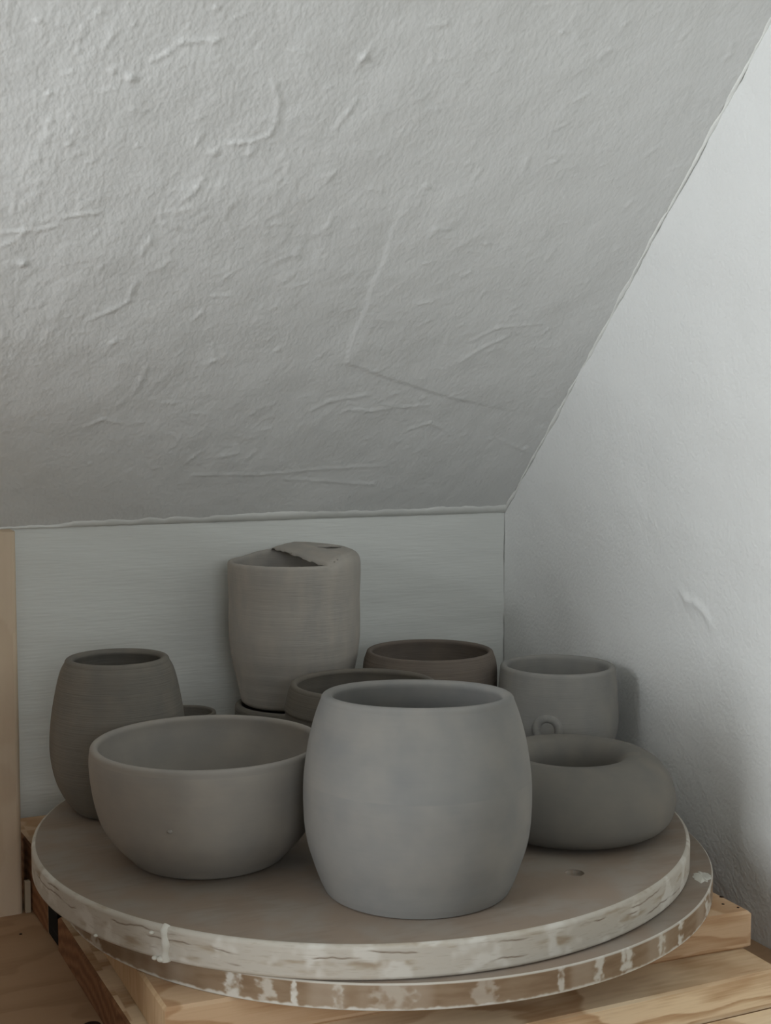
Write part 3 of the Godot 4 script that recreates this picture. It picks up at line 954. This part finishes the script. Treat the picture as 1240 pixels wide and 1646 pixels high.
func smax(a: float, b: float, k: float) -> float:
	var h := maxf(k - absf(a - b), 0.0) / k
	return maxf(a, b) + h * h * k * 0.25

func tc_field(p: Vector3, rr: float) -> float:
	var r := sqrt(p.x * p.x + p.z * p.z)
	var t := (p.x - 0.002 - 0.15 * p.z) / 1.011
	t += 0.002 * sin(p.z * 60.0)
	var back := smoothstep(0.02, -0.045, p.z)
	var rim := 0.0937 + 0.0030 * back * smoothstep(-0.026, -0.002, t)
	var lip := 0.0962 + 0.0030 * back - 0.0014 * smoothstep(0.0, 0.04, p.z)
	var lid := lerpf(lip, 0.1006 - 0.045 * p.z, smoothstep(0.0, 0.016, t))
	var cover := smoothstep(-0.0025, 0.0025, t)
	var top := lerpf(rim, lid, cover)
	var d_out := smax(smax(r - rr, p.y - top, lerpf(0.0022, 0.0085, cover)), -p.y, 0.003)
	var core := maxf(r - rr + 0.0042, 0.006 - p.y)
	var d_in := minf(smax(core, p.y - (lid - 0.0026), 0.002), smax(core, t, 0.003))
	var d := smax(d_out, -d_in, 0.0026)
	var hx := p.x - 0.0265
	var hz := p.z + 0.0050
	return smax(d, minf(0.0084 - sqrt(hx * hx + hz * hz), p.y - 0.085), 0.0003)

func tall_cup_mesh() -> ArrayMesh:
	# surface nets of the field above
	var c := 0.0013
	var nx := 71
	var ny := 82
	var nz := 71
	var o := Vector3(-c * 35.2, -0.0022, -c * 35.3)
	var F := PackedFloat32Array()
	F.resize(nx * ny * nz)
	var n := 0
	for j in ny:
		var rr := tc_radius(o.y + j * c)
		for k in nz:
			for i in nx:
				F[n] = tc_field(o + Vector3(i, j, k) * c, rr)
				n += 1
	var id := PackedInt32Array()
	id.resize(nx * ny * nz)
	id.fill(-1)
	var P := PackedVector3Array()
	var N := PackedVector3Array()
	var I := PackedInt32Array()
	var off := [0, 1, nx, nx + 1, nx * nz, nx * nz + 1, nx * nz + nx, nx * nz + nx + 1]
	var cor := [Vector3(0, 0, 0), Vector3(1, 0, 0), Vector3(0, 0, 1), Vector3(1, 0, 1), Vector3(0, 1, 0), Vector3(1, 1, 0), Vector3(0, 1, 1), Vector3(1, 1, 1)]
	var edges := [[0, 1], [2, 3], [4, 5], [6, 7], [0, 2], [1, 3], [4, 6], [5, 7], [0, 4], [1, 5], [2, 6], [3, 7]]
	for j in ny - 1:
		for k in nz - 1:
			for i in nx - 1:
				var b := (j * nz + k) * nx + i
				var f0 := F[b]
				if absf(f0) > c * 2.6:
					continue
				var neg := 0
				for q in 8:
					if F[b + off[q]] < 0.0:
						neg += 1
				if neg == 0 or neg == 8:
					continue
				var s := Vector3.ZERO
				var m := 0
				for e in edges:
					var a: float = F[b + off[e[0]]]
					var d: float = F[b + off[e[1]]]
					if (a < 0.0) != (d < 0.0):
						s += cor[e[0]].lerp(cor[e[1]], a / (a - d))
						m += 1
				id[b] = P.size()
				var v: Vector3 = o + (Vector3(i, j, k) + s / m) * c
				P.append(v)
				var h := 0.0006
				var rr := tc_radius(v.y)
				N.append(Vector3(tc_field(v + Vector3(h, 0, 0), rr) - tc_field(v - Vector3(h, 0, 0), rr), tc_field(v + Vector3(0, h, 0), tc_radius(v.y + h)) - tc_field(v - Vector3(0, h, 0), tc_radius(v.y - h)), tc_field(v + Vector3(0, 0, h), rr) - tc_field(v - Vector3(0, 0, h), rr)).normalized())
	var step := [1, nx * nz, nx]
	for j in range(1, ny - 1):
		for k in range(1, nz - 1):
			for i in range(1, nx - 1):
				var b := (j * nz + k) * nx + i
				var f0 := F[b]
				if absf(f0) > c * 2.6:
					continue
				for ax in 3:
					if (f0 < 0.0) != (F[b + step[ax]] < 0.0):
						var u: int = step[(ax + 1) % 3]
						var w: int = step[(ax + 2) % 3]
						var q := [id[b], id[b - u], id[b - u - w], id[b - w]]
						if q.min() < 0:
							continue
						if f0 < 0.0:
							q.reverse()
						for z in [0, 1, 2, 0, 2, 3]:
							I.append(q[z])
	var arr := []
	arr.resize(Mesh.ARRAY_MAX)
	arr[Mesh.ARRAY_VERTEX] = P
	arr[Mesh.ARRAY_NORMAL] = N
	arr[Mesh.ARRAY_INDEX] = I
	var am := ArrayMesh.new()
	am.add_surface_from_arrays(Mesh.PRIMITIVE_TRIANGLES, arr)
	return am
